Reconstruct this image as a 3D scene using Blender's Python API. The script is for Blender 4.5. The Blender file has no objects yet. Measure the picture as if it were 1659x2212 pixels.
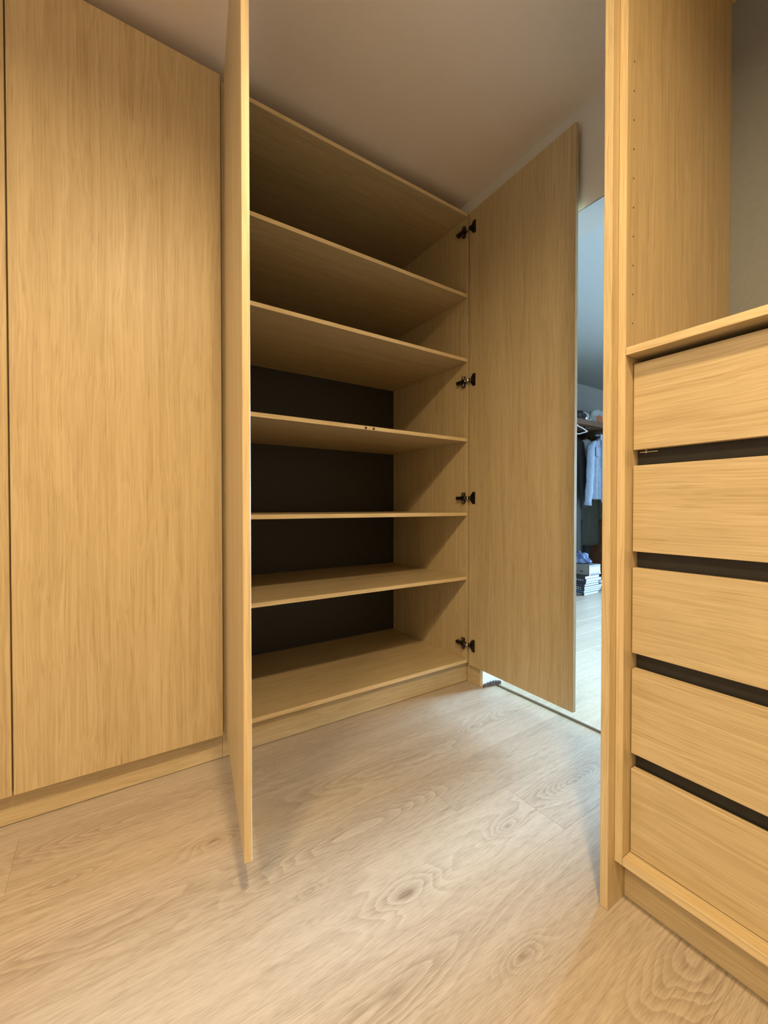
import bpy, bmesh, math, random
from mathutils import Vector, Matrix
random.seed(7)
C = bpy.context.scene.collection
R = math.radians

# ------------------------------------------------------------------ camera
H = 0.935                                    # camera height over the floor
YAW, PITCH = R(56.5217), R(0.7334)
cd = bpy.data.cameras.new('camera'); cam = bpy.data.objects.new('camera', cd); C.objects.link(cam)
cd.sensor_fit = 'VERTICAL'; cd.sensor_height = 36.0; cd.sensor_width = 27.0
cd.lens = 904.458 / 2212.0 * 36.0
cd.clip_start = 0.02; cd.clip_end = 60
fx, fy = math.cos(YAW), math.sin(YAW)        # forward on the ground: X runs along the wardrobe fronts, Y into them
fwd = Vector((fx * math.cos(PITCH), fy * math.cos(PITCH), -math.sin(PITCH)))
cam.location = (0, 0, H)
cam.rotation_euler = fwd.to_track_quat('-Z', 'Y').to_euler()
bpy.context.scene.camera = cam

# ------------------------------------------------------------------ world, lamps, exposure
w = bpy.data.worlds.new('world'); bpy.context.scene.world = w; w.use_nodes = True
w.node_tree.nodes['Background'].inputs[0].default_value = (0.55, 0.75, 1.0, 1)
w.node_tree.nodes['Background'].inputs[1].default_value = 0.3

def area(name, loc, rot, size, power, color, shape='DISK', sy=None, spread=180):
    l = bpy.data.lights.new(name, 'AREA'); l.shape = shape; l.size = size
    if sy: l.size_y = sy
    l.energy = power; l.color = color; l.spread = R(spread)
    o = bpy.data.objects.new(name, l); C.objects.link(o); o.location = loc; o.rotation_euler = rot
    return o
WARM = (1.0, 0.725, 0.40)
area('ceiling_lamp', (0.15, -0.12, 2.535), (0, 0, 0), 0.13, 18.5, WARM, spread=162)
area('ceiling_lamp', (-1.10, -0.25, 2.535), (0, 0, 0), 0.46, 24, WARM, spread=162)
dl_rot = Vector((-7.0, -0.2, -0.95)).to_track_quat('-Z', 'Z').to_euler()
area('daylight', (9.0, 1.1, 1.30), dl_rot, 2.4, 560, (0.50, 0.76, 1.0), 'RECTANGLE', 3.0, spread=80)

vs = bpy.context.scene.view_settings
bpy.context.scene.display_settings.display_device = 'sRGB'
vs.view_transform = 'Standard'; vs.look = 'None'; vs.gamma = 1.0; vs.use_curve_mapping = False
vs.exposure = 0.99

# ------------------------------------------------------------------ materials
def mat(name, color=(0.8, 0.8, 0.8), rough=0.5, metal=0.0, spec=0.5, noise=0.0, nscale=40.0, bump=0.0):
    m = bpy.data.materials.new(name); m.use_nodes = True
    nt = m.node_tree; b = nt.nodes['Principled BSDF']
    b.inputs['Base Color'].default_value = (*color, 1); b.inputs['Roughness'].default_value = rough
    b.inputs['Metallic'].default_value = metal; b.inputs['Specular IOR Level'].default_value = spec
    tc = nt.nodes.new('ShaderNodeTexCoord'); n = nt.nodes.new('ShaderNodeTexNoise')
    n.inputs['Scale'].default_value = nscale; n.inputs['Detail'].default_value = 4
    nt.links.new(tc.outputs['Object'], n.inputs['Vector'])
    if noise:
        r = nt.nodes.new('ShaderNodeMapRange'); r.inputs['To Min'].default_value = 1 - noise; r.inputs['To Max'].default_value = 1 + noise
        r.inputs['From Min'].default_value = 0.3; r.inputs['From Max'].default_value = 0.7
        mx = nt.nodes.new('ShaderNodeVectorMath'); mx.operation = 'SCALE'; mx.inputs[0].default_value = color
        nt.links.new(n.outputs['Fac'], r.inputs['Value']); nt.links.new(r.outputs['Result'], mx.inputs['Scale'])
        nt.links.new(mx.outputs['Vector'], b.inputs['Base Color'])
    if bump:
        bp = nt.nodes.new('ShaderNodeBump'); bp.inputs['Strength'].default_value = bump; bp.inputs['Distance'].default_value = 0.002
        nt.links.new(n.outputs['Fac'], bp.inputs['Height']); nt.links.new(bp.outputs['Normal'], b.inputs['Normal'])
    return m

class NT:                                    # small helper to write node graphs
    def __init__(s, nt): s.nt = nt
    def node(s, t, **k):
        n = s.nt.nodes.new(t)
        for a, v in k.items(): setattr(n, a, v)
        return n
    def put(s, sock, v):
        if isinstance(v, bpy.types.NodeSocket): s.nt.links.new(v, sock)
        else: sock.default_value = v
    def math(s, op, a, b=0.0, c=None, clamp=False):
        n = s.node('ShaderNodeMath', operation=op, use_clamp=clamp)
        s.put(n.inputs[0], a); s.put(n.inputs[1], b)
        if c is not None: s.put(n.inputs[2], c)
        return n.outputs[0]
    def vmath(s, op, a, b=None, scale=None):
        n = s.node('ShaderNodeVectorMath', operation=op)
        s.put(n.inputs[0], a)
        if b is not None: s.put(n.inputs[1], b)
        if scale is not None: s.put(n.inputs['Scale'], scale)
        return n.outputs['Value'] if op in ('LENGTH', 'DOT_PRODUCT') else n.outputs['Vector']
    def noise(s, vec, scale=1.0, detail=2.0, rough=0.5, dist=0.0, w=None):
        n = s.node('ShaderNodeTexNoise', noise_dimensions='4D' if w is not None else '3D')
        s.put(n.inputs['Vector'], vec)
        n.inputs['Scale'].default_value = scale; n.inputs['Detail'].default_value = detail
        n.inputs['Roughness'].default_value = rough; n.inputs['Distortion'].default_value = dist
        if w is not None: s.put(n.inputs['W'], w)
        return n.outputs['Fac']
    def rng(s, v, a, b, c, d, clamp=True, smooth=False):
        n = s.node('ShaderNodeMapRange', clamp=clamp, interpolation_type='SMOOTHSTEP' if smooth else 'LINEAR')
        s.put(n.inputs['Value'], v)
        for i, x in zip(('From Min', 'From Max', 'To Min', 'To Max'), (a, b, c, d)): n.inputs[i].default_value = x
        return n.outputs['Result']
    def mix(s, f, a, b):
        n = s.node('ShaderNodeMix', data_type='RGBA')
        s.put(n.inputs['Factor'], f); s.put(n.inputs['A'], a); s.put(n.inputs['B'], b)
        return n.outputs['Result']

EDGE = 1.16
OAK_L, OAK_D = (0.592, 0.474, 0.282, 1), (0.400, 0.294, 0.146, 1)
def oak(name, axis, rough=0.43, gain=1.0):             # straight-grained oak laminate, grain along one axis
    m = bpy.data.materials.new(name); m.use_nodes = True
    g = NT(m.node_tree); b = m.node_tree.nodes['Principled BSDF']
    tc = g.node('ShaderNodeTexCoord'); oi = g.node('ShaderNodeObjectInfo')
    off = g.vmath('SCALE', (13.7, 7.9, 23.1), scale=oi.outputs['Random'])
    p = g.vmath('ADD', tc.outputs['Object'], off)
    def st(al, ac):
        v = [ac, ac, ac]; v[axis] = al
        return g.vmath('MULTIPLY', p, tuple(v))
    wob = g.noise(st(2.2, 7.0), detail=2)                                   # slow sideways wander of the grain
    wobv = g.vmath('SCALE', (1, 1, 1), scale=g.math('MULTIPLY', g.math('SUBTRACT', wob, 0.5), 0.030))
    p = g.vmath('ADD', p, wobv)
    broad = g.noise(st(0.5, 8.0), detail=2)
    fr = g.math('FRACT', g.math('MULTIPLY', g.noise(st(0.38, 10.0), detail=2, rough=0.45), 17.0))     # long crisp growth lines
    saw = g.math('MULTIPLY', fr, g.rng(fr, 0.80, 1.0, 1.0, -0.3))
    band = g.noise(st(0.8, 42.0), detail=2, rough=0.6)
    fine = g.noise(st(2.6, 300.0), detail=1, rough=0.6)
    pore = g.noise(st(9.0, 300.0), detail=1)
    f = g.math('ADD', g.rng(broad, 0.3, 0.7, -0.10, 0.10), 0.22)
    f = g.math('MULTIPLY_ADD', saw, 0.30, f)
    f = g.math('ADD', f, g.rng(band, 0.30, 0.70, -0.17, 0.17))
    f = g.math('ADD', f, g.rng(fine, 0.36, 0.64, -0.17, 0.17))
    f = g.math('ADD', f, g.rng(pore, 0.56, 0.66, 0.0, 0.26), clamp=True)
    col = g.mix(f, OAK_L, OAK_D)
    if gain != 1: col = g.vmath('SCALE', col, scale=gain)
    g.put(b.inputs['Base Color'], col)
    g.put(b.inputs['Roughness'], g.rng(band, 0.3, 0.7, rough - 0.04, rough + 0.05))
    b.inputs['Specular IOR Level'].default_value = 0.5
    bp = g.node('ShaderNodeBump'); bp.inputs['Strength'].default_value = 0.10; bp.inputs['Distance'].default_value = 0.0006
    g.put(bp.inputs['Height'], g.math('SUBTRACT', 1.0, f)); g.put(b.inputs['Normal'], bp.outputs['Normal'])
    return m
OAKX, OAKY, OAKZ = oak('oak_grain_x', 0), oak('oak_grain_y', 1), oak('oak_grain_z', 2)
BANDX, BANDY, BANDZ = [oak('oak_edge_band_' + 'xyz'[i], i, 0.42, (1.36, EDGE, EDGE)[i]) for i in range(3)]

KNOTS = [(0.246, 1.230, 9, 20, 1.0), (0.599, 0.803, 7, 13, 1.1), (0.969, 0.813, 10, 22, 0.9), (0.719, 0.560, 12, 26, 0.9),
         (0.405, 0.939, 20, 42, 0.6), (1.314, 0.819, 9, 17, 0.8), (1.287, 1.267, 12, 26, 0.7), (0.481, 1.461, 22, 40, 0.5),
         (-0.09, 1.30, 10, 24, 0.7), (2.35, 1.25, 9, 20, 0.8), (0.02, 0.62, 11, 24, 0.8)]
CATH = [(0.02, 1.452, 3.0, 22, 1.2), (0.50, 1.045, 2.7, 19, 1.3), (1.52, 1.275, 3.4, 20, 1.0), (0.93, 1.235, 3.0, 22, 0.7),
        (0.97, 0.355, 4.6, 14, 1.2), (0.30, 0.64, 3.4, 24, 0.7), (1.25, 0.83, 3.4, 18, 0.9), (-0.1, 1.12, 2.8, 20, 0.9), (0.62, 1.26, 3.6, 26, 0.6)]
def laminate():                              # pale brushed oak floor boards, grain along X, knots and cathedrals
    m = bpy.data.materials.new('laminate_floor'); m.use_nodes = True
    g = NT(m.node_tree); b = m.node_tree.nodes['Principled BSDF']
    geo = g.node('ShaderNodeNewGeometry'); oi = g.node('ShaderNodeObjectInfo')
    P = geo.outputs['Position']; seed = g.math('MULTIPLY', oi.outputs['Random'], 37.0)
    jit = g.noise(g.vmath('MULTIPLY', P, (8, 30, 1)), detail=2, rough=0.5, w=seed)
    J = g.math('SUBTRACT', jit, 0.5)
    Pj = g.vmath('ADD', P, g.vmath('SCALE', (1.6, 0.42, 0), scale=g.math('MULTIPLY', J, 0.036)))
    F = g.math('MULTIPLY', g.noise(g.vmath('MULTIPLY', P, (0.5, 8.5, 1)), detail=2, rough=0.35, w=seed), 11.0)
    F = g.math('ADD', F, g.math('MULTIPLY', J, 0.6))
    dark = zone = None
    for i, (kx, ky, sx, sy, a) in enumerate([(x, y, p * 1.35, q * 1.7, r) for x, y, p, q, r in KNOTS] + CATH):
        q = g.vmath('MULTIPLY', g.vmath('SUBTRACT', Pj, (kx, ky, 0)), (sx, sy, 0))
        d = g.vmath('LENGTH', q); d2 = g.math('MULTIPLY', d, d)
        e = g.math('EXPONENT', g.math('MULTIPLY', d2, -1.0))
        if i < len(KNOTS):
            F = g.math('MULTIPLY_ADD', e, a * 4.2, F)
            t = g.math('MULTIPLY', g.math('EXPONENT', g.math('MULTIPLY', d2, -22.0)), a * 0.40)
            dark = t if dark is None else g.math('ADD', dark, t)
        else:                                  # lopsided flames: rings crowd towards one end
            lx = g.vmath('DOT_PRODUCT', q, (1, 0, 0))
            F = g.math('ADD', F, g.math('MULTIPLY', e, g.math('MULTIPLY_ADD', lx, 4.0 * a, 6.0 * a)))
        zone = e if zone is None else g.math('ADD', zone, e)
    zone = g.math('MINIMUM', g.math('MULTIPLY', zone, 1.5), 1.0)
    fr = g.math('FRACT', F)                                                # saw-tooth year rings
    ring = g.math('MULTIPLY', fr, g.rng(fr, 0.84, 1.0, 1.0, -0.35))
    amp = g.math('MULTIPLY_ADD', zone, 0.22, g.rng(g.noise(g.vmath('MULTIPLY', P, (1.2, 7, 1)), detail=1, w=seed), 0.35, 0.7, 0.05, 0.22))
    fine = g.noise(g.vmath('MULTIPLY', Pj, (30, 470, 1)), detail=1, rough=0.6, w=seed)
    pore = g.noise(g.vmath('MULTIPLY', P, (17, 290, 1)), detail=1, w=seed)
    streak = g.noise(g.vmath('MULTIPLY', P, (1.0, 30, 1)), detail=3, w=seed)
    f = g.math('MULTIPLY_ADD', ring, amp, 0.09)
    f = g.math('ADD', f, g.rng(fine, 0.40, 0.60, 0.0, 0.19))
    f = g.math('ADD', f, g.rng(pore, 0.55, 0.62, 0.0, 0.13))
    f = g.math('ADD', f, g.rng(streak, 0.3, 0.7, -0.05, 0.12))
    f = g.math('ADD', f, g.rng(oi.outputs['Random'], 0, 1, -0.05, 0.07))
    f = g.math('ADD', f, dark, clamp=True)
    col = g.mix(f, (0.535, 0.460, 0.368, 1), (0.210, 0.155, 0.104, 1))
    g.put(b.inputs['Base Color'], col)
    b.inputs['Roughness'].default_value = 0.43; b.inputs['Specular IOR Level'].default_value = 0.42
    bp = g.node('ShaderNodeBump'); bp.inputs['Strength'].default_value = 0.22; bp.inputs['Distance'].default_value = 0.0008
    g.put(bp.inputs['Height'], g.math('SUBTRACT', 1.0, f)); g.put(b.inputs['Normal'], bp.outputs['Normal'])
    return m
FLOOR = laminate()
WALL = mat('wall_paint', (0.72, 0.70, 0.67), 0.85, noise=0.015, nscale=6, bump=0.03)
CEIL = mat('ceiling_paint', (0.84, 0.745, 0.66), 0.9, noise=0.015, nscale=8, bump=0.03)
JAMB = mat('white_paint', (0.84, 0.85, 0.86), 0.5, noise=0.01)
SUB = mat('underlay', (0.05, 0.04, 0.035), 0.9, noise=0.1)
ANTH = mat('dark_back_board', (0.030, 0.027, 0.024), 0.55, noise=0.06, nscale=90)
INSIDE = mat('drawer_shade', (0.030, 0.026, 0.020), 0.7, noise=0.1)
GUN = mat('gunmetal', (0.055, 0.048, 0.045), 0.32, metal=0.9, noise=0.08, nscale=120)
CHROME = mat('bright_steel', (0.75, 0.73, 0.70), 0.18, metal=1.0, noise=0.03)
HOLE = mat('hole_dark', (0.075, 0.045, 0.018), 0.8, noise=0.1)
BRONZE = mat('threshold_metal', (0.20, 0.145, 0.11), 0.45, metal=0.3, noise=0.08, nscale=60)
SHADEGAP = mat('joint_dark', (0.03, 0.022, 0.015), 0.8, noise=0.1)
WALNUT = mat('red_brown_board', (0.115, 0.048, 0.024), 0.7, spec=0.15, noise=0.25, nscale=14)
WALNUT2 = mat('brown_shelf_board', (0.085, 0.045, 0.025), 0.85, spec=0.08, noise=0.2, nscale=14)

# ------------------------------------------------------------------ building helpers
def obj(name, bm, m, parent=None, smooth=False):
    bmesh.ops.recalc_face_normals(bm, faces=bm.faces[:])
    me = bpy.data.meshes.new(name); bm.to_mesh(me); bm.free()
    for x in (m if isinstance(m, (list, tuple)) else [m]): me.materials.append(x)
    if smooth:
        for p in me.polygons: p.use_smooth = True
    o = bpy.data.objects.new(name, me); C.objects.link(o)
    if parent: o.parent = parent
    return o
def tag(o, label=None, cat=None, group=None, kind=None):
    if label: o['label'] = label
    if cat: o['category'] = cat
    if group: o['group'] = group
    if kind: o['kind'] = kind
    return o
def empty(name, loc, label, cat, rz=0.0, group=None):
    o = bpy.data.objects.new(name, None); C.objects.link(o); o.empty_display_size = 0.1
    o.location = loc; o.rotation_euler = (0, 0, rz)
    return tag(o, label, cat, group)
def badd(bm, lo, hi, bev=0.0008, mi=0, M=None):
    lo, hi = Vector(lo), Vector(hi)
    r = bmesh.ops.create_cube(bm, size=1.0)
    vs_ = r['verts']
    for v in vs_:
        v.co = Vector((lo[i] + (v.co[i] + 0.5) * (hi[i] - lo[i]) for i in range(3)))
    fs = set(f for v in vs_ for f in v.link_faces)
    for f in fs: f.material_index = mi
    if bev:
        es = list(set(e for v in vs_ for e in v.link_edges))
        rr = bmesh.ops.bevel(bm, geom=es, offset=bev, segments=1, affect='EDGES', profile=0.5)
        for f in rr['faces']: f.material_index = mi
        vs_ = list(set(v for f in rr['faces'] for v in f.verts) | set(v for v in vs_ if v.is_valid))
    if M is not None:
        for v in vs_: v.co = M @ v.co
    return vs_
def box(name, lo, hi, m, parent=None, bev=0.0008):
    bm = bmesh.new(); o = parent.location if parent and parent.parent is None else Vector((0, 0, 0))
    badd(bm, Vector(lo) - o, Vector(hi) - o, bev)
    return obj(name, bm, m, parent)
def prism(bm, pts, y0, y1, mi=0, axis=1):    # polygon in the two other axes, extruded along an axis
    def P(p, t):
        if axis == 1: return (p[0], t, p[1])
        if axis == 0: return (t, p[0], p[1])
        return (p[0], p[1], t)
    a = [bm.verts.new(P(p, y0)) for p in pts]; b = [bm.verts.new(P(p, y1)) for p in pts]
    n = len(pts); fs = [bm.faces.new(a), bm.faces.new(b[::-1])]
    for i in range(n): fs.append(bm.faces.new((a[i], b[i], b[(i + 1) % n], a[(i + 1) % n])))
    for f in fs: f.material_index = mi
def tube(bm, pts, r, n=8, mi=0, cap=True):
    pts = [Vector(p) for p in pts]; rs = r if isinstance(r, (list, tuple)) else [r] * len(pts); rings = []
    for i, p in enumerate(pts):
        t = (pts[min(i + 1, len(pts) - 1)] - pts[max(i - 1, 0)]).normalized()
        u = t.orthogonal().normalized() if abs(t.y) > 0.9 else Vector((0, 1, 0)).cross(t).normalized()
        v = t.cross(u)
        rr = rs[i] if isinstance(rs[i], (list, tuple)) else (rs[i], rs[i])
        rings.append([bm.verts.new(p + u * math.cos(2 * math.pi * k / n) * rr[0] + v * math.sin(2 * math.pi * k / n) * rr[1]) for k in range(n)])
    for a, b in zip(rings, rings[1:]):
        for k in range(n):
            f = bm.faces.new((a[k], a[(k + 1) % n], b[(k + 1) % n], b[k])); f.material_index = mi
    if cap:
        for q in (rings[0], rings[-1][::-1]): bm.faces.new(q).material_index = mi
def cyl(bm, c, axis, r, h, n=12, mi=0):
    a = Vector(axis).normalized(); c = Vector(c)
    tube(bm, [c - a * h / 2, c + a * h / 2], r, n, mi)
def band(o, n, m):                             # lighter edge banding on the faces that look along n
    o.data.materials.append(m); n = Vector(n)
    for p in o.data.polygons:
        if p.normal.dot(n) > 0.9: p.material_index = 1
    return o
def struct(name, lo, hi, m, bev=0.0):
    return tag(box(name, lo, hi, m, None, bev), kind='structure')

# ------------------------------------------------------------------ setting: floor boards
WX = 1.615                                   # face of the wall with the doorway
XM, YM = -2.4, -1.35
fl = struct('floor', (XM, YM, -0.06), (6.4, 3.3, -0.0125), SUB)
ROW = 0.2082; Y0 = 1.3375
joints = {0: [-0.213], -1: [-0.75, 1.118], -2: [-0.40, 0.887], -3: [-0.19, 1.100], -4: [-0.40], -5: [-0.40], -6: [-0.40], 1: [-1.3]}
LEN = 1.286
def plank(x0, x1, y0, y1):
    bm = bmesh.new(); badd(bm, (x0 + 0.0001, y0 + 0.0001, -0.012), (x1 - 0.0001, y1 - 0.0001, 0.0), 0.0004)
    return obj('plank', bm, FLOOR, fl)
k0 = math.floor((YM - Y0) / ROW); k1 = math.ceil((3.25 - Y0) / ROW)
for k in range(k0, k1):
    ya, yb = max(Y0 + k * ROW, YM + 0.01), min(Y0 + (k + 1) * ROW, 3.2)
    if yb - ya < 0.02: continue
    js = joints.get(k, [random.uniform(-0.6, 0.6)]); off = random.uniform(0.2, 1.1)
    for (xa, xb) in ((XM + 0.01, 1.690), (1.712, 6.3)):
        if ya > 2.3 and xa < 1.0: continue
        cuts = list(js) if xa < 1 else [xa + off]
        while min(cuts) - LEN > xa: cuts.append(min(cuts) - LEN)
        while max(cuts) + LEN < xb: cuts.append(max(cuts) + LEN)
        if xa < 1: cuts = [c for c in cuts if c < max(js) + 0.01 or k not in joints]
        cuts = sorted(c for c in cuts if xa + 0.05 < c < xb - 0.05)
        for p, q in zip([xa] + cuts, cuts + [xb]): plank(p, q, ya, yb)
ts = empty('threshold_strip', (1.70, 1.1, 0), 'thin brownish metal threshold strip across the floor of the doorway, under the open door', 'threshold')
bm = bmesh.new(); prism(bm, [(1.6935, 0.0005), (1.6950, 0.0030), (1.699, 0.0042), (1.705, 0.0042), (1.709, 0.0030), (1.7105, 0.0005)], 0.62, 1.490)
for v in bm.verts: v.co -= ts.location
obj('cover_profile', bm, BRONZE, ts)
bm = bmesh.new(); badd(bm, (1.6902 - 1.70, 0.62 - 1.1, -0.011), (1.7118 - 1.70, 1.49 - 1.1, 0.0003), 0); obj('channel', bm, SHADEGAP, ts)

# ------------------------------------------------------------------ setting: walls and ceilings
CZ = 2.555
struct('ceiling', (XM, YM, CZ), (WX + 0.08, 2.42, CZ + 0.1), CEIL)
struct('ceiling', (WX + 0.08, -2.0, CZ), (6.5, 3.3, CZ + 0.1), mat('ceiling_dimmed', (0.21, 0.212, 0.205), 0.9, noise=0.01))  # far ceiling: dimmer light put into a darkened base colour
struct('wall_back', (XM, 2.31, 0), (WX, 2.42, CZ), WALL)
struct('wall_left', (XM - 0.1, YM, 0), (XM, 2.42, CZ), WALL)
struct('wall_front', (XM, YM - 0.1, 0), (WX, YM, CZ), WALL)
# wall with the doorway (opening Y 0.66 .. 1.52, height 2.142), 16 cm thick
DY0, DY1, DZ, WT = 0.66, 1.520, 2.142, 0.160
bm = bmesh.new()
badd(bm, (WX, DY1, 0), (WX + WT, 3.2, CZ), 0); badd(bm, (WX, YM, 0), (WX + WT, DY0, CZ), 0)
badd(bm, (WX, DY0, DZ), (WX + WT, DY1, CZ), 0)
tag(obj('wall_right', bm, WALL), kind='structure')
# painted lining of the doorway: two jambs and the head
bm = bmesh.new(); badd(bm, (WX + 0.0005, DY1 - 0.004, 0.0), (WX + WT - 0.0005, DY1 - 0.0002, DZ - 0.0045), 0)
tag(obj('trim_1', bm, JAMB), kind='structure')
bm = bmesh.new(); badd(bm, (WX + 0.0005, DY0 + 0.0002, 0.0), (WX + WT - 0.0005, DY0 + 0.004, DZ - 0.0045), 0)
tag(obj('trim_2', bm, JAMB), kind='structure')
# head of the doorway, shade on its underside put into a grey colour
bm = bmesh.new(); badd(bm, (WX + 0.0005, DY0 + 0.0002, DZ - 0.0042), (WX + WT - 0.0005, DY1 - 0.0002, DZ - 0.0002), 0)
tag(obj('trim_3', bm, mat('head_shaded', (0.25, 0.25, 0.25), 0.7, noise=0.01)), kind='structure')
# far room, with a balcony window opposite the doorway
WA, WB = -0.3, 1.95
struct('wall_far', (WX + WT, 3.2, 0), (6.5, 3.3, CZ), mat('far_wall_dimmed', (0.29, 0.295, 0.285), 0.85, noise=0.015, nscale=6))  # wall colour darkened to stand in for weaker light
struct('wall_near', (WX + WT, -2.1, 0), (6.5, -2.0, CZ), WALL)
struct('floor', (WX + WT, -2.0, -0.06), (6.4, YM, 0.0), FLOOR)
bm = bmesh.new()
badd(bm, (6.4, -2.0, 0), (6.5, WA, CZ), 0); badd(bm, (6.4, WB, 0), (6.5, 3.2, CZ), 0)
badd(bm, (6.4, WA, 2.2), (6.5, WB, CZ), 0); badd(bm, (6.4, WA, 0), (6.5, WB, 0.06), 0)
tag(obj('wall_window', bm, WALL), kind='structure')
bm = bmesh.new(); WM = (WA + WB) / 2
for ya, yb in ((WA, WA + 0.05), (WM - 0.03, WM + 0.03), (WB - 0.05, WB)): badd(bm, (6.42, ya, 0.06), (6.48, yb, 2.2), 0.002)
for za, zc in ((0.06, 0.12), (2.14, 2.2)):
    badd(bm, (6.42, WA + 0.05, za), (6.48, WM - 0.03, zc), 0.002); badd(bm, (6.42, WM + 0.03, za), (6.48, WB - 0.05, zc), 0.002)
tag(obj('window_1', bm, JAMB), kind='structure')
# short oak skirting between wardrobe and doorway, with two small screw holes
bb = struct('baseboard_right', (1.6065, 1.527, 0.0), (WX - 0.0003, 1.6185, 0.101), OAKY, 0.0006)
bm = bmesh.new(); cyl(bm, (1.6064, 1.604, 0.030), (1, 0, 0), 0.0022, 0.0008, 8); obj('screw_hole', bm, HOLE, bb)

# ------------------------------------------------------------------ wardrobes along the back
FY = 1.600                                   # carcass fronts
ZT = 2.4675
def holes(parent, pts, axis, r=0.0024):
    for p in pts:
        bm = bmesh.new(); cyl(bm, p, axis, r, 0.0008, 8); obj('pin_hole', bm, HOLE, parent)
# closed wardrobe
A = empty('wardrobe', (-0.23, 1.95, 0), 'closed oak wardrobe with plain flush doors at the left', 'wardrobe')
box('side_panel', (-0.810, FY, 0.107), (-0.792, 2.28, ZT), OAKZ, A)
box('side_panel', (0.334, FY, 0.107), (0.3515, 2.28, ZT), OAKZ, A)
box('top_panel', (-0.7915, FY, ZT - 0.018), (0.3335, 2.28, ZT), OAKX, A)
box('bottom_panel', (-0.7915, FY, 0.107), (0.3335, 2.28, 0.125), OAKX, A)
box('back_panel', (-0.7915, 2.281, 0.107), (0.3335, 2.289, ZT), ANTH, A)
box('divider_panel', (-0.240, FY, 0.1255), (-0.222, 2.28, ZT - 0.0185), OAKZ, A)
box('door', (-0.807, 1.580, 0.105), (-0.2332, 1.598, 2.472), OAKZ, A, 0.001)
box('door', (-0.2293, 1.580, 0.105), (0.3455, 1.598, 2.472), OAKZ, A, 0.001)
box('plinth', (-0.810, 1.621, 0.0024), (0.3515, 1.637, 0.1065), OAKX, A)

# open wardrobe
B = empty('wardrobe', (0.98, 1.95, 0), 'open oak wardrobe full of empty shelves, its two doors swung out', 'wardrobe')
band(box('side_panel', (0.3522, FY, 0.107), (0.3700, 2.28, ZT), OAKZ, B), (0, -1, 0), BANDZ)
sp = box('side_panel', (1.583, FY, 0.107), (1.601, 2.28, ZT), OAKZ, B)
band(box('top_panel', (0.3705, FY, ZT - 0.0175), (1.5825, 2.28, ZT), OAKX, B), (0, -1, 0), BANDX)
band(box('bottom_panel', (0.3705, FY, 0.1075), (1.5825, 2.28, 0.1265), OAKX, B), (0, -1, 0), BANDX)
box('back_panel', (0.3705, 2.281, 0.107), (1.5825, 2.289, ZT), ANTH, B)
box('plinth', (0.3522, 1.621, 0.0024), (1.6060, 1.637, 0.1065), OAKX, B)
for i, z in enumerate((2.0470, 1.7118, 1.2945, 0.9042, 0.5665)):
    s = box('shelf', (0.3708, FY, z - 0.0178), (1.5822, 2.275, z), OAKX, B)
    band(s, (0, -1, 0), BANDX)
    if i == 2:
        for x in (0.9608, 1.0021):
            bm = bmesh.new(); o = B.location
            cyl(bm, Vector((x, FY - 0.0015, z - 0.0095)) - o, (0, 1, 0), 0.0052, 0.003, 14)
            cyl(bm, Vector((x, FY - 0.0032, z - 0.0095)) - o, (0, 1, 0), 0.0022, 0.0008, 10, 1)
            obj('magnet', bm, [GUN, BRONZE], s)
holes(sp, [Vector((1.5828, 1.627, z)) - B.location for z in
           (0.23 + 0.064 * k for k in range(35)) if all(abs(z - c) > 0.05 for c in (0.205, 0.98, 1.59, 2.375))
           and all(abs(z + 0.009 - c) > 0.02 for c in (2.047, 1.7118, 1.2945, 0.9042, 0.5665))], (1, 0, 0), 0.0018)

# doors of the open wardrobe, hinged on the outer sides
def open_door(corner, free, z0, z1, side):
    d = Vector((free[0] - corner[0], free[1] - corner[1], 0)); L = d.length
    bm = bmesh.new()
    y0, y1 = (0.0, 0.018) if side > 0 else (-0.018, 0.0)
    badd(bm, (0, y0, 0), (L, y1, z1 - z0), 0.001)
    o = obj('door', bm, OAKZ, B)
    o.location = Vector((corner[0], corner[1], z0)) - B.location
    o.rotation_euler = (0, 0, math.atan2(d.y, d.x))
    if corner[0] < 1: band(o, (1, 0, 0), BANDZ)
    return o
# near door: the corners given are of its outer face
dl = open_door((0.3586, 1.5815), (0.2613, 0.9870), 0.100, 2.470, 1)
dr = open_door((1.5885, 1.5905), (1.5660, 0.9830), 0.100, 2.467, 1)
Mi = (Matrix.Translation(B.location) @ Matrix.Translation(dr.location) @ Matrix.Rotation(dr.rotation_euler.z, 4, 'Z')).inverted()
for z in (2.376, 1.592, 0.980, 0.209):
    bm = bmesh.new()
    fx0 = 1.5862                              # door face near the hinge line
    pts = [(1.545, -0.031), (1.5605, -0.031), (1.576, -0.011), (1.576, 0.011), (1.5605, 0.031), (1.545, 0.031)]
    prism(bm, [(a, b + z) for a, b in pts], fx0 - 0.0042, fx0 + 0.0010, 0, axis=0)
    badd(bm, (fx0 - 0.016, 1.566, z - 0.009), (fx0 - 0.003, 1.582, z + 0.009), 0.002, 0)
    badd(bm, (1.566, 1.580, z - 0.0065), (1.574, 1.600, z + 0.0065), 0.002, 1)          # bright link
    badd(bm, (1.5605, 1.597, z - 0.0085), (1.5825, 1.664, z + 0.0085), 0.0025, 0)       # arm
    badd(bm, (1.5665, 1.610, z - 0.029), (1.5826, 1.629, z + 0.029), 0.003, 0)          # mounting plate
    for dz in (-0.020, 0.020): cyl(bm, (1.566, 1.6195, z + dz), (1, 0, 0), 0.0052, 0.002, 12, 2)
    for v in bm.verts: v.co = Mi @ v.co
    obj('hinge', bm, [GUN, CHROME, BRONZE], dr)

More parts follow.
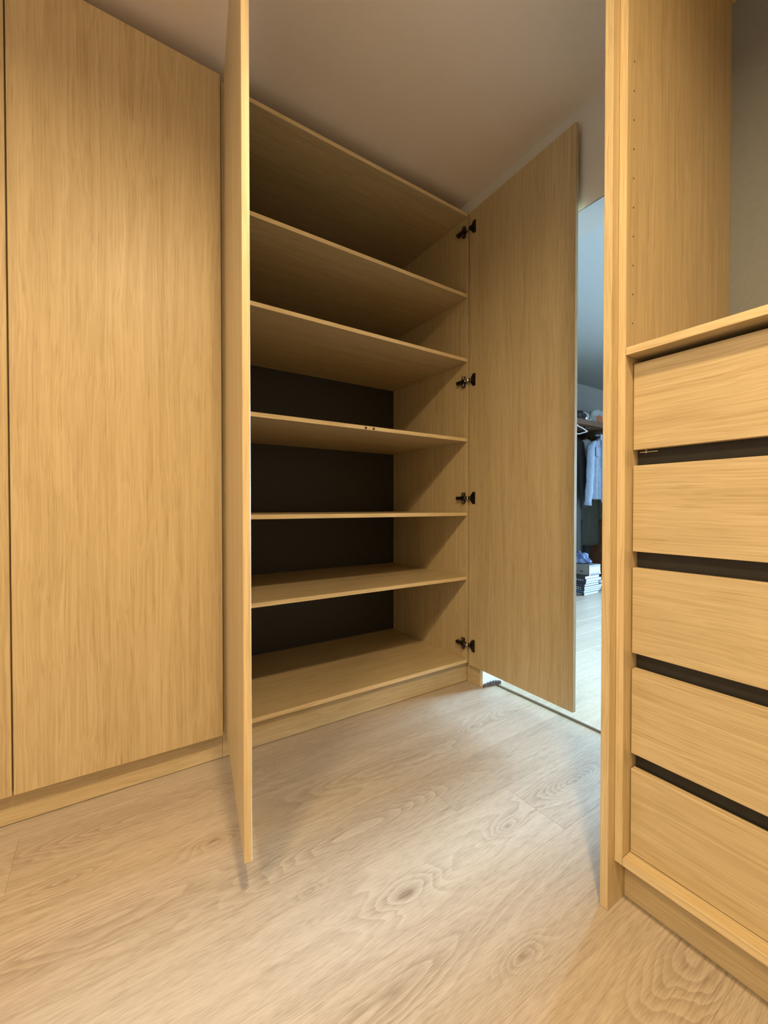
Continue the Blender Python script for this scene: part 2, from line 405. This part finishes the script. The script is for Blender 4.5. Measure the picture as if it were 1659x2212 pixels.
# ------------------------------------------------------------------ drawer unit at the right
D = empty('drawer_unit', (1.30, 0.07, 0), 'oak open unit at the right with five handleless drawers below a shelf', 'drawer unit')
UX, UY1, UY0 = 0.985, 0.5118, -0.40
DEEP = 1.598
band(box('end_panel', (0.958, 0.5122, 0.0005), (WX - 0.0005, 0.5312, 2.552), OAKZ, D), (-1, 0, 0), BANDZ)
us = band(box('side_panel', (UX, 0.4942, 0.107), (DEEP, UY1, 2.552), OAKZ, D), (-1, 0, 0), BANDZ)
box('side_panel', (UX, UY0, 0.107), (DEEP, UY0 + 0.018, 2.552), OAKZ, D)
box('top_panel', (UX, UY0 + 0.0185, 2.462), (DEEP, 0.4937, 2.480), OAKY, D)
box('added_shadow_rail', (UX, UY0 + 0.0185, 2.425), (UX + 0.018, 0.4937, 2.4617), OAKY, D)  # unseen rail, added to lower the shadow edge on the back panel
box('back_panel', (1.5985, UY0, 0.107), (1.6065, UY1, 2.552), mat('grey_back_board', (0.20, 0.215, 0.22), 0.6, noise=0.04, nscale=60), D)
band(box('shelf', (UX, UY0 + 0.0185, 1.2782), (DEEP, 0.4937, 1.2961), OAKY, D), (-1, 0, 0), BANDY)
band(box('base_panel', (UX, UY0 + 0.0185, 0.107), (DEEP, 0.4937, 0.1248), OAKY, D), (-1, 0, 0), BANDY)
box('plinth', (1.030, UY0, 0.0015), (1.046, 0.5117, 0.1065), OAKY, D)
box('drawer_back', (1.30, UY0 + 0.019, 0.1255), (1.308, 0.4932, 1.2777), INSIDE, D)
DX = 1.0175
for z0, z1 in ((1.0660, 1.2640), (0.8312, 1.0294), (0.5950, 0.7930), (0.3597, 0.5573), (0.1265, 0.3233)):
    fr = box('drawer', (DX, UY0 + 0.0215, z0), (DX + 0.018, 0.4920, z1), OAKY, D)
    if z0 > 0.2:                              # dark recessed finger-grip rail under each front
        box('grip_rail', (DX + 0.026, UY0 + 0.0190, z0 - 0.062), (DX + 0.034, 0.4936, z0 + 0.025), INSIDE, D, 0)
    if z0 > 1.0:
        bm = bmesh.new(); badd(bm, Vector((DX + 0.019, 0.448, z0 - 0.0060)) - D.location, Vector((DX + 0.023, 0.487, z0 - 0.0035)) - D.location, 0.0005)
        badd(bm, Vector((DX + 0.019, 0.4715, z0 - 0.008)) - D.location, Vector((DX + 0.0255, 0.4745, z0 + 0.003)) - D.location, 0.0005)
        obj('slide_bracket', bm, CHROME, fr)
holes(us, [Vector((1.0140, 0.4939, 1.3579 + 0.0662 * k)) - D.location for k in range(10)], (0, 1, 0), 0.0018)

# ------------------------------------------------------------------ scrap at the foot of the jamb
sc = empty('edge_scrap', (1.670, 1.500, 0.0), 'small ragged grey ribbed scrap on the floor at the foot of the white door jamb', 'scrap')
bm = bmesh.new(); L0, L1 = Vector((1.622, 1.513, 0.004)), Vector((1.722, 1.493, 0.009))
for i in range(13):
    t = i / 12; p = L0.lerp(L1, t) - sc.location
    hgt = 0.008 + 0.007 * math.sin(t * 3.0) + (0.003 if i % 2 else 0)
    badd(bm, p + Vector((-0.0036, -0.005 + 0.002 * random.random(), -0.0035 - 0.004 * t)), p + Vector((0.0036, 0.005, hgt)), 0.0008, 0)
obj('ribbed_strip', bm, mat('grey_rubber', (0.16, 0.15, 0.16), 0.6, noise=0.5, nscale=160), sc)
bm = bmesh.new(); badd(bm, Vector((1.614, 1.508, 0.0)) - sc.location, Vector((1.6175, 1.516, 0.014)) - sc.location, 0.001)
obj('end_plug', bm, HOLE, sc)

# ------------------------------------------------------------------ far room: open closet
K = empty('closet', (4.5, 2.9, 0), 'dark red-brown open closet standing in the room beyond the doorway', 'closet')
box('back_panel', (3.40, 3.170, 0.0), (5.44, 3.188, 1.892), mat('closet_back', (0.060, 0.036, 0.022), 0.6, noise=0.2, nscale=12), K)
box('side_panel', (3.40, 2.62, 0.0), (3.42, 3.169, 1.836), WALNUT, K)
box('side_panel', (5.42, 2.62, 0.0), (5.44, 3.169, 1.836), WALNUT, K)
box('shelf', (3.40, 2.62, 1.8365), (5.44, 3.169, 1.892), WALNUT2, K, 0.002)
for x in (4.50, 4.87):
    bm = bmesh.new(); cyl(bm, Vector((x, 2.90, 1.812)) - K.location, (0, 1, 0), 0.006, 0.52, 10)
    for y in (2.70, 3.10): badd(bm, Vector((x - 0.008, y - 0.008, 1.812)) - K.location, Vector((x + 0.008, y + 0.008, 1.8362)) - K.location, 0)
    obj('hanging_rail', bm, GUN, K, True)

def cloth(color, rough=0.85, noise=0.12, ns=30):
    return mat('cloth', color, rough, noise=noise, nscale=ns, bump=0.3)
def garment(name, loc, label, cat, color, half, hgt, thick, shoulder=0.06, folds=5, hem=None, sleeves=True, slen=0.6, seed=0, sw=0.075, collar=None, extra=None, flare=1.0):
    """a hanging garment: body, two sleeves, collar, on a hanger; loc = hook point under the rail"""
    rnd = random.Random(seed); E_ = empty(name, loc, label, cat)
    m = cloth(color); nu, nz = 18, 22; bm = bmesh.new()
    ph = [rnd.uniform(0, 6.28) for _ in range(4)]
    grids = []
    top = -0.045
    for sgn in (-1, 1):
        G = []
        for j in range(nz + 1):
            t = j / nz; row = []
            for i in range(nu + 1):
                s = -1 + 2 * i / nu
                hw = half * (0.93 + (flare - 0.93) * t)
                z = top - t * hgt
                z -= shoulder * abs(s) ** 1.2 * (1 - t) ** 3
                u = s * hw * (1 + 0.02 * math.sin(7 * t + ph[0]))
                d = thick * 0.5 * (1 - abs(s) ** 2.5) * (0.75 + 0.4 * t)
                d += thick * 0.20 * t ** 0.6 * math.sin(folds * s * 3.1 + ph[1] + 1.5 * t) * (1 - s * s) * 1.2
                if t > 0.98: z += 0.006 * math.sin(folds * 3 * s + ph[2])
                row.append(bm.verts.new((u, sgn * d, z)))
            G.append(row)
        grids.append(G)
    F_, B_ = grids
    for G in grids:
        for j in range(nz):
            for i in range(nu): bm.faces.new((G[j][i], G[j][i + 1], G[j + 1][i + 1], G[j + 1][i]))
    for j in range(nz):
        for i in (0, nu): bm.faces.new((F_[j][i], F_[j + 1][i], B_[j + 1][i], B_[j][i]))
    for i in range(nu):
        for j in (0, nz): bm.faces.new((F_[j][i], F_[j][i + 1], B_[j][i + 1], B_[j][i]))
    obj('body', bm, m, E_, True)
    if sleeves:
        for sg in (-1, 1):
            bm = bmesh.new(); pts = []
            for q in range(15):
                t = max(0.0, (q - 2) / 12)
                if q < 2: pts.append((sg * half * (0.50, 0.78)[q], 0, top - 0.012 - shoulder * (0.34, 0.66)[q])); continue
                pts.append((sg * (half * 0.93 + 0.018 * min(1, t * 3) + 0.048 * t), -0.012 * math.sin(3 * t), top - shoulder - 0.012 - t * slen))
            rs2 = [(max(0.5 * sw * (1 - 0.15 * k / 14), 0.01) * (1 + 0.08 * math.sin(k * 1.7 + ph[0])), 0.030 + 0.004 * math.sin(k * 1.3)) for k in range(15)]
            rs2[0] = (0.012, 0.016); rs2[1] = (0.30 * sw, 0.024); rs2[-1] = (0.46 * sw, 0.034)
            tube(bm, pts, rs2, 12); obj('sleeve', bm, m, E_, True)
    if collar:
        bm = bmesh.new(); tube(bm, [(0.055 * math.cos(a), 0.030 * math.sin(a) - 0.004, top + 0.020) for a in [R(x) for x in range(-80, 261, 20)]], [(0.006, 0.022)] * 18, 6)
        for sg in (-1, 1):
            prism(bm, [(sg * 0.012, top + 0.018), (sg * 0.052, top + 0.030), (sg * 0.060, top - 0.030), (sg * 0.034, top - 0.052)][::sg], -thick * 0.5 - 0.018, -thick * 0.5 - 0.012)
        obj('collar', bm, cloth(collar), E_)
    # hanger
    bm = bmesh.new(); hm = mat('hanger_grey', (0.10, 0.09, 0.08), 0.5, noise=0.05)
    tube(bm, [(-half * 0.85, 0, top - shoulder * 0.9), (0, 0, -0.035), (half * 0.85, 0, top - shoulder * 0.9)], 0.005, 8)
    tube(bm, [(0, 0, -0.04), (0, 0, -0.012), (0.012, 0, -0.004), (0.0155, 0, 0.010), (0.008, 0, 0.023), (-0.006, 0, 0.0245), (-0.014, 0, 0.014)], 0.0022, 8)
    obj('hanger', bm, hm, E_)
    if extra: extra(E_, m, thick, top)
    return E_
def shirt_bits(E_, m, th, top):
    bm = bmesh.new()
    for i in range(9): badd(bm, (-0.014, -th * 0.5 - 0.012, top - 0.03 - (i + 1) * 0.082), (0.014, -th * 0.5 - 0.004, top - 0.03 - i * 0.082), 0)
    obj('button_placket', bm, cloth((0.21, 0.265, 0.37)), E_)
    for i in range(6):
        bm = bmesh.new(); cyl(bm, (0, -th * 0.5 - 0.017, top - 0.09 - i * 0.095), (0, 1, 0), 0.006, 0.003, 10)
        obj('button', bm, JAMB, E_)
    bm = bmesh.new(); prism(bm, [(-0.125, top - 0.13), (-0.035, top - 0.13), (-0.035, top - 0.22), (-0.08, top - 0.245), (-0.125, top - 0.22)], -th * 0.5 - 0.005, -th * 0.5 + 0.004)
    obj('chest_pocket', bm, cloth((0.20, 0.255, 0.36)), E_)
garment('shirt', (4.857, 2.725, 1.798), 'light blue long-sleeved shirt hanging in the closet beyond the doorway', 'shirt', (0.21, 0.265, 0.37), 0.195, 0.73, 0.050,
        shoulder=0.125, sleeves=True, slen=0.665, seed=3, sw=0.135, collar=(0.24, 0.295, 0.40), extra=shirt_bits, flare=0.80)
garment('coat', (4.46, 2.865, 1.798), 'long black coat hanging at the left of the blue shirt', 'coat', (0.016, 0.016, 0.018), 0.235, 1.55, 0.060, shoulder=0.07, slen=0.75, seed=5, sw=0.14, collar=(0.018, 0.018, 0.02), flare=1.12)
garment('jacket', (5.10, 2.975, 1.798), 'dark olive jacket hanging behind the blue shirt, its hem below the shirt', 'jacket', (0.034, 0.036, 0.026), 0.19, 1.30, 0.060, shoulder=0.07, slen=0.9, seed=8, sw=0.13, flare=1.05)
# trousers folded over a hanger, lowest dark garment
T = empty('trousers', (5.12, 3.085, 1.798), 'dark grey trousers hanging lowest, below the olive jacket', 'trousers')
for sg in (-1, 1):
    bm = bmesh.new()
    tube(bm, [(sg * 0.085 + 0.01 * math.sin(q), 0, -0.06 - q * 0.162) for q in range(11)], [(0.088 - 0.002 * q, 0.028 + 0.005 * math.sin(q * 1.9 + sg)) for q in range(11)], 14)
    obj('trouser_leg', bm, cloth((0.022, 0.020, 0.020)), T, True)
bm = bmesh.new(); badd(bm, (-0.175, -0.030, -0.085), (0.175, 0.030, -0.045), 0.006); obj('waistband', bm, cloth((0.02, 0.018, 0.018)), T)
bm = bmesh.new(); tube(bm, [(0, 0, -0.05), (0, 0, -0.012), (0.012, 0, -0.004), (0.0155, 0, 0.010), (0.008, 0, 0.023), (-0.006, 0, 0.0245), (-0.014, 0, 0.014)], 0.0022, 8); obj('hanger_hook', bm, GUN, T)
# white top on a tangle of ties
garment('top', (4.885, 2.905, 1.798), 'white top with grey trim hanging between the black coat and the blue shirt', 'top', (0.36, 0.39, 0.39), 0.135, 0.24, 0.04, shoulder=0.03, sleeves=False, seed=11, flare=0.9,
        extra=lambda E_, m, th, top: obj('tie', (lambda b: (tube(b, [(-0.05, -0.03, -0.27), (-0.02, -0.035, -0.33), (-0.075, -0.03, -0.36), (-0.06, -0.03, -0.44)], 0.006, 6), b)[1])(bmesh.new()), cloth((0.55, 0.56, 0.56)), E_))
# empty white hanger
Hn = empty('clothes_hanger', (4.30, 2.668, 1.80), 'empty white plastic clothes hanger hooked below the closet shelf', 'hanger')
bm = bmesh.new(); tube(bm, [(0.197, 0, -0.022), (0.10, 0, 0.006), (0.0, 0, 0.024), (-0.10, 0, 0.010), (-0.20, 0, -0.05)], 0.0065, 8)
tube(bm, [(0.197, 0, -0.022), (0.03, 0, -0.066), (-0.20, 0, -0.05)], 0.0055, 8); obj('hanger_bar', bm, mat('hanger_white', (0.34, 0.31, 0.28), 0.5, noise=0.03), Hn, True)
bm = bmesh.new(); tube(bm, [(0, 0, 0.024), (0, -0.004, 0.032), (0.004, -0.01, 0.0355)], 0.0026, 8); obj('hook', bm, CHROME, Hn, True)

def blob(name, loc, size, label, cat, m, seed, amp=0.22, patch=None):
    rnd = random.Random(seed); bm = bmesh.new(); bmesh.ops.create_icosphere(bm, subdivisions=4, radius=1)
    from mathutils import noise as N
    o = Vector((rnd.uniform(0, 50), rnd.uniform(0, 50), rnd.uniform(0, 50)))
    for v in bm.verts:
        n = v.co.normalized(); k = 1 + amp * N.noise(n * 1.7 + o) + amp * 0.6 * abs(N.noise(n * 4.1 + o)) - amp * 0.25 * abs(N.noise(n * 9 + o))
        v.co = Vector((n.x * size[0] * k, n.y * size[1] * k, max(n.z * size[2] * k, -size[2] * 0.55)))
    zm = min(v.co.z for v in bm.verts)
    for v in bm.verts: v.co.z -= zm
    if patch:
        for f in bm.faces:
            c = f.calc_center_median()
            if patch(c): f.material_index = 1
    E_ = empty(name, loc, label, cat); obj('sack', bm, m, E_, True); return E_
ZS = 1.8925
wb = blob('plastic_bag', (4.925, 2.80, ZS), (0.150, 0.09, 0.130), 'crumpled white plastic bag with an orange print on the closet shelf', 'bag',
          [mat('white_plastic', (0.34, 0.37, 0.38), 0.35, noise=0.06, nscale=20), mat('orange_print', (0.50, 0.16, 0.06), 0.4, noise=0.1)], 4, 0.35,
          lambda c: c.y < 0.02 and -0.095 < c.x < -0.03 and 0.015 < c.z < 0.115)
bm = bmesh.new(); tube(bm, [(0.0, 0.0, 0.15), (0.03, 0.0, 0.21), (0.06, 0.01, 0.225), (0.085, 0.01, 0.19), (0.08, 0, 0.14)], [(0.012, 0.006)] * 5, 8)
obj('bag_handle', bm, wb.children[0].data.materials[0], wb, True)
gb = blob('cloth_bundle', (5.06, 3.045, ZS), (0.125, 0.075, 0.120), 'pale grey and rust bundle between the two bags on the closet shelf', 'bundle',
          [cloth((0.19, 0.18, 0.175)), cloth((0.24, 0.09, 0.05))], 9, 0.3, lambda c: abs(c.x + 0.01 - (c.z - 0.06) * -0.5) < 0.028)
kb = blob('black_bag', (4.475, 2.735, ZS), (0.11, 0.07, 0.085), 'black bag with white cord handles at the edge of the closet shelf', 'bag', mat('black_vinyl', (0.02, 0.018, 0.02), 0.4, noise=0.1), 14, 0.2)
bm = bmesh.new(); tube(bm, [(-0.06, -0.07, 0.10), (-0.02, -0.085, 0.075), (0.005, -0.09, 0.035), (0.0, -0.088, 0.02)], 0.005, 8)
tube(bm, [(-0.05, -0.085, 0.012), (0.03, -0.088, 0.008), (0.08, -0.075, 0.03), (0.105, -0.05, 0.055), (0.095, -0.04, 0.08), (0.07, -0.045, 0.095)], 0.0045, 8)
obj('cord_handle', bm, mat('white_cord', (0.40, 0.39, 0.38), 0.7, noise=0.05), kb, True)

# ------------------------------------------------------------------ far room: stack of books with a metal case on top
PAPER = mat('page_edges', (0.50, 0.54, 0.56), 0.8, noise=0.05, nscale=200)
COVERS = [(0.035, 0.030, 0.032), (0.05, 0.08, 0.16), (0.03, 0.028, 0.03), (0.028, 0.026, 0.028), (0.05, 0.05, 0.075), (0.03, 0.03, 0.036), (0.035, 0.034, 0.06), (0.028, 0.028, 0.03)]
zb = 0.0003
books = [(0.0270, 4.165, 4.440, 0.000), (0.0225, 4.166, 4.475, 0.004), (0.0225, 4.172, 4.500, 0.002), (0.0215, 4.160, 4.512, -0.004),
         (0.0225, 4.180, 4.448, 0.003), (0.0235, 4.205, 4.450, 0.006), (0.0310, 4.205, 4.500, 0.002), (0.0300, 4.184, 4.455, 0.001)]
where = ['lowest book of the stack on the far room floor', 'second book from the floor in the far stack', 'third book from the floor in the far stack',
         'fourth book from the floor in the far stack, sticking out furthest right', 'fifth book from the floor in the far stack, short', 'sixth book from the floor in the far stack, short',
         'wide bluish-topped book second from the top of the far stack', 'thick book on top of the far stack, directly under the metal case']
for i, (t, x0, x1, dy) in enumerate(books):
    y0, y1 = 2.494 + dy, 2.762 + dy * 0.5
    E_ = empty('book', ((x0 + x1) / 2, (y0 + y1) / 2, zb), where[i], 'book', 0, 'books stacked on the far room floor')
    cm = mat('book_cover', COVERS[i], 0.5, noise=0.1)
    o = E_.location; ct = 0.0028
    bm = bmesh.new()
    badd(bm, Vector((x0, y0, zb)) - o, Vector((x1, y1, zb + ct)) - o, 0.0006); badd(bm, Vector((x0, y0, zb + t - ct)) - o, Vector((x1, y1, zb + t - 0.0003)) - o, 0.0006)
    obj('cover', bm, cm, E_)
    bm = bmesh.new(); badd(bm, Vector((x0 - 0.0005, y0, zb + ct)) - o, Vector((x0 + 0.003, y1, zb + t - ct)) - o, 0.0004)
    obj('spine', bm, cm, E_)
    bm = bmesh.new(); badd(bm, Vector((x0 + 0.0032, y0 + 0.003, zb + ct)) - o, Vector((x1 - 0.003, y1 - 0.003, zb + t - ct)) - o, 0)
    obj('page_block', bm, PAPER, E_)
    if i in (0, 2, 3, 6):                      # pale unreadable spine marks
        bm = bmesh.new()
        for q in range(4): badd(bm, Vector((x0 - 0.0012, y0 + 0.035 + q * 0.022, zb + t * 0.35)) - o, Vector((x0 - 0.0004, y0 + 0.045 + q * 0.022 + 0.006 * (q % 2), zb + t * 0.68)) - o, 0)
        obj('spine_mark', bm, PAPER, E_)
    zb += t
ALU = mat('aluminium_panel', (0.21, 0.24, 0.25), 0.45, metal=0.35, noise=0.04, nscale=80)
CASE = mat('case_grey', (0.17, 0.16, 0.15), 0.5, noise=0.05)
cs = empty('metal_case', (4.36, 2.63, zb), 'grey aluminium case with bright corners on top of the book stack', 'case')
o = cs.location; x0, x1, y0, y1, z0, z1 = 4.264, 4.462, 2.494, 2.775, zb + 0.0003, zb + 0.112
bm = bmesh.new(); badd(bm, Vector((x0, y0, z0)) - o, Vector((x1, y1, z1)) - o, 0.004); obj('body', bm, CASE, cs)
bm = bmesh.new(); badd(bm, Vector((x0 + 0.012, y0 - 0.0015, z0 + 0.026)) - o, Vector((x1 - 0.012, y0 + 0.001, z1 - 0.026)) - o, 0.0005); obj('end_plate', bm, ALU, cs)
for za, zc in ((z0 + 0.004, z0 + 0.020), (z1 - 0.020, z1 - 0.004)):
    bm = bmesh.new(); badd(bm, Vector((x0 + 0.020, y0 - 0.0015, za)) - o, Vector((x1 - 0.012, y0 + 0.001, zc)) - o, 0.0005); obj('dark_band', bm, mat('case_band', (0.06, 0.075, 0.10), 0.4, noise=0.05), cs)
for xa in (x0, x1):
    bm = bmesh.new(); badd(bm, Vector((xa - 0.006, y0 - 0.002, z0 + 0.002)) - o, Vector((xa + 0.006, y0 + 0.006, z1 - 0.002)) - o, 0.002)
    obj('edge_profile', bm, CHROME, cs)
for xa in (x0, x1):
    for zc in (z0 + 0.010, z1 - 0.010):
        bm = bmesh.new(); badd(bm, Vector((xa - 0.010, y0 - 0.004, zc - 0.0098)) - o, Vector((xa + 0.010, y0 + 0.016, zc + 0.0098)) - o, 0.005); obj('corner_cap', bm, CHROME, cs)
bm = bmesh.new(); prism(bm, [(2.565, z0 + 0.030), (2.590, z0 + 0.034), (2.600, z0 + 0.048), (2.572, z0 + 0.046)], x0 - 0.004, x0 + 0.001, 0, axis=0)
for v in bm.verts: v.co -= o
obj('latch', bm, CHROME, cs)
bl = blob('blue_cloth', (4.365, 2.655, z1 + 0.001), (0.085, 0.085, 0.070), 'crumpled blue checked cloth lying on the metal case', 'cloth',
          [cloth((0.06, 0.10, 0.24)), cloth((0.18, 0.23, 0.38))], 21, 0.45, lambda c: math.sin(c.x * 95 + c.z * 60) > 0.45)
wp = blob('white_bag', (4.60, 2.60, 0.0003), (0.075, 0.07, 0.075), 'small white bag on the floor behind the right end of the book stack', 'bag', mat('white_soft', (0.36, 0.36, 0.37), 0.6, noise=0.06), 33, 0.3)
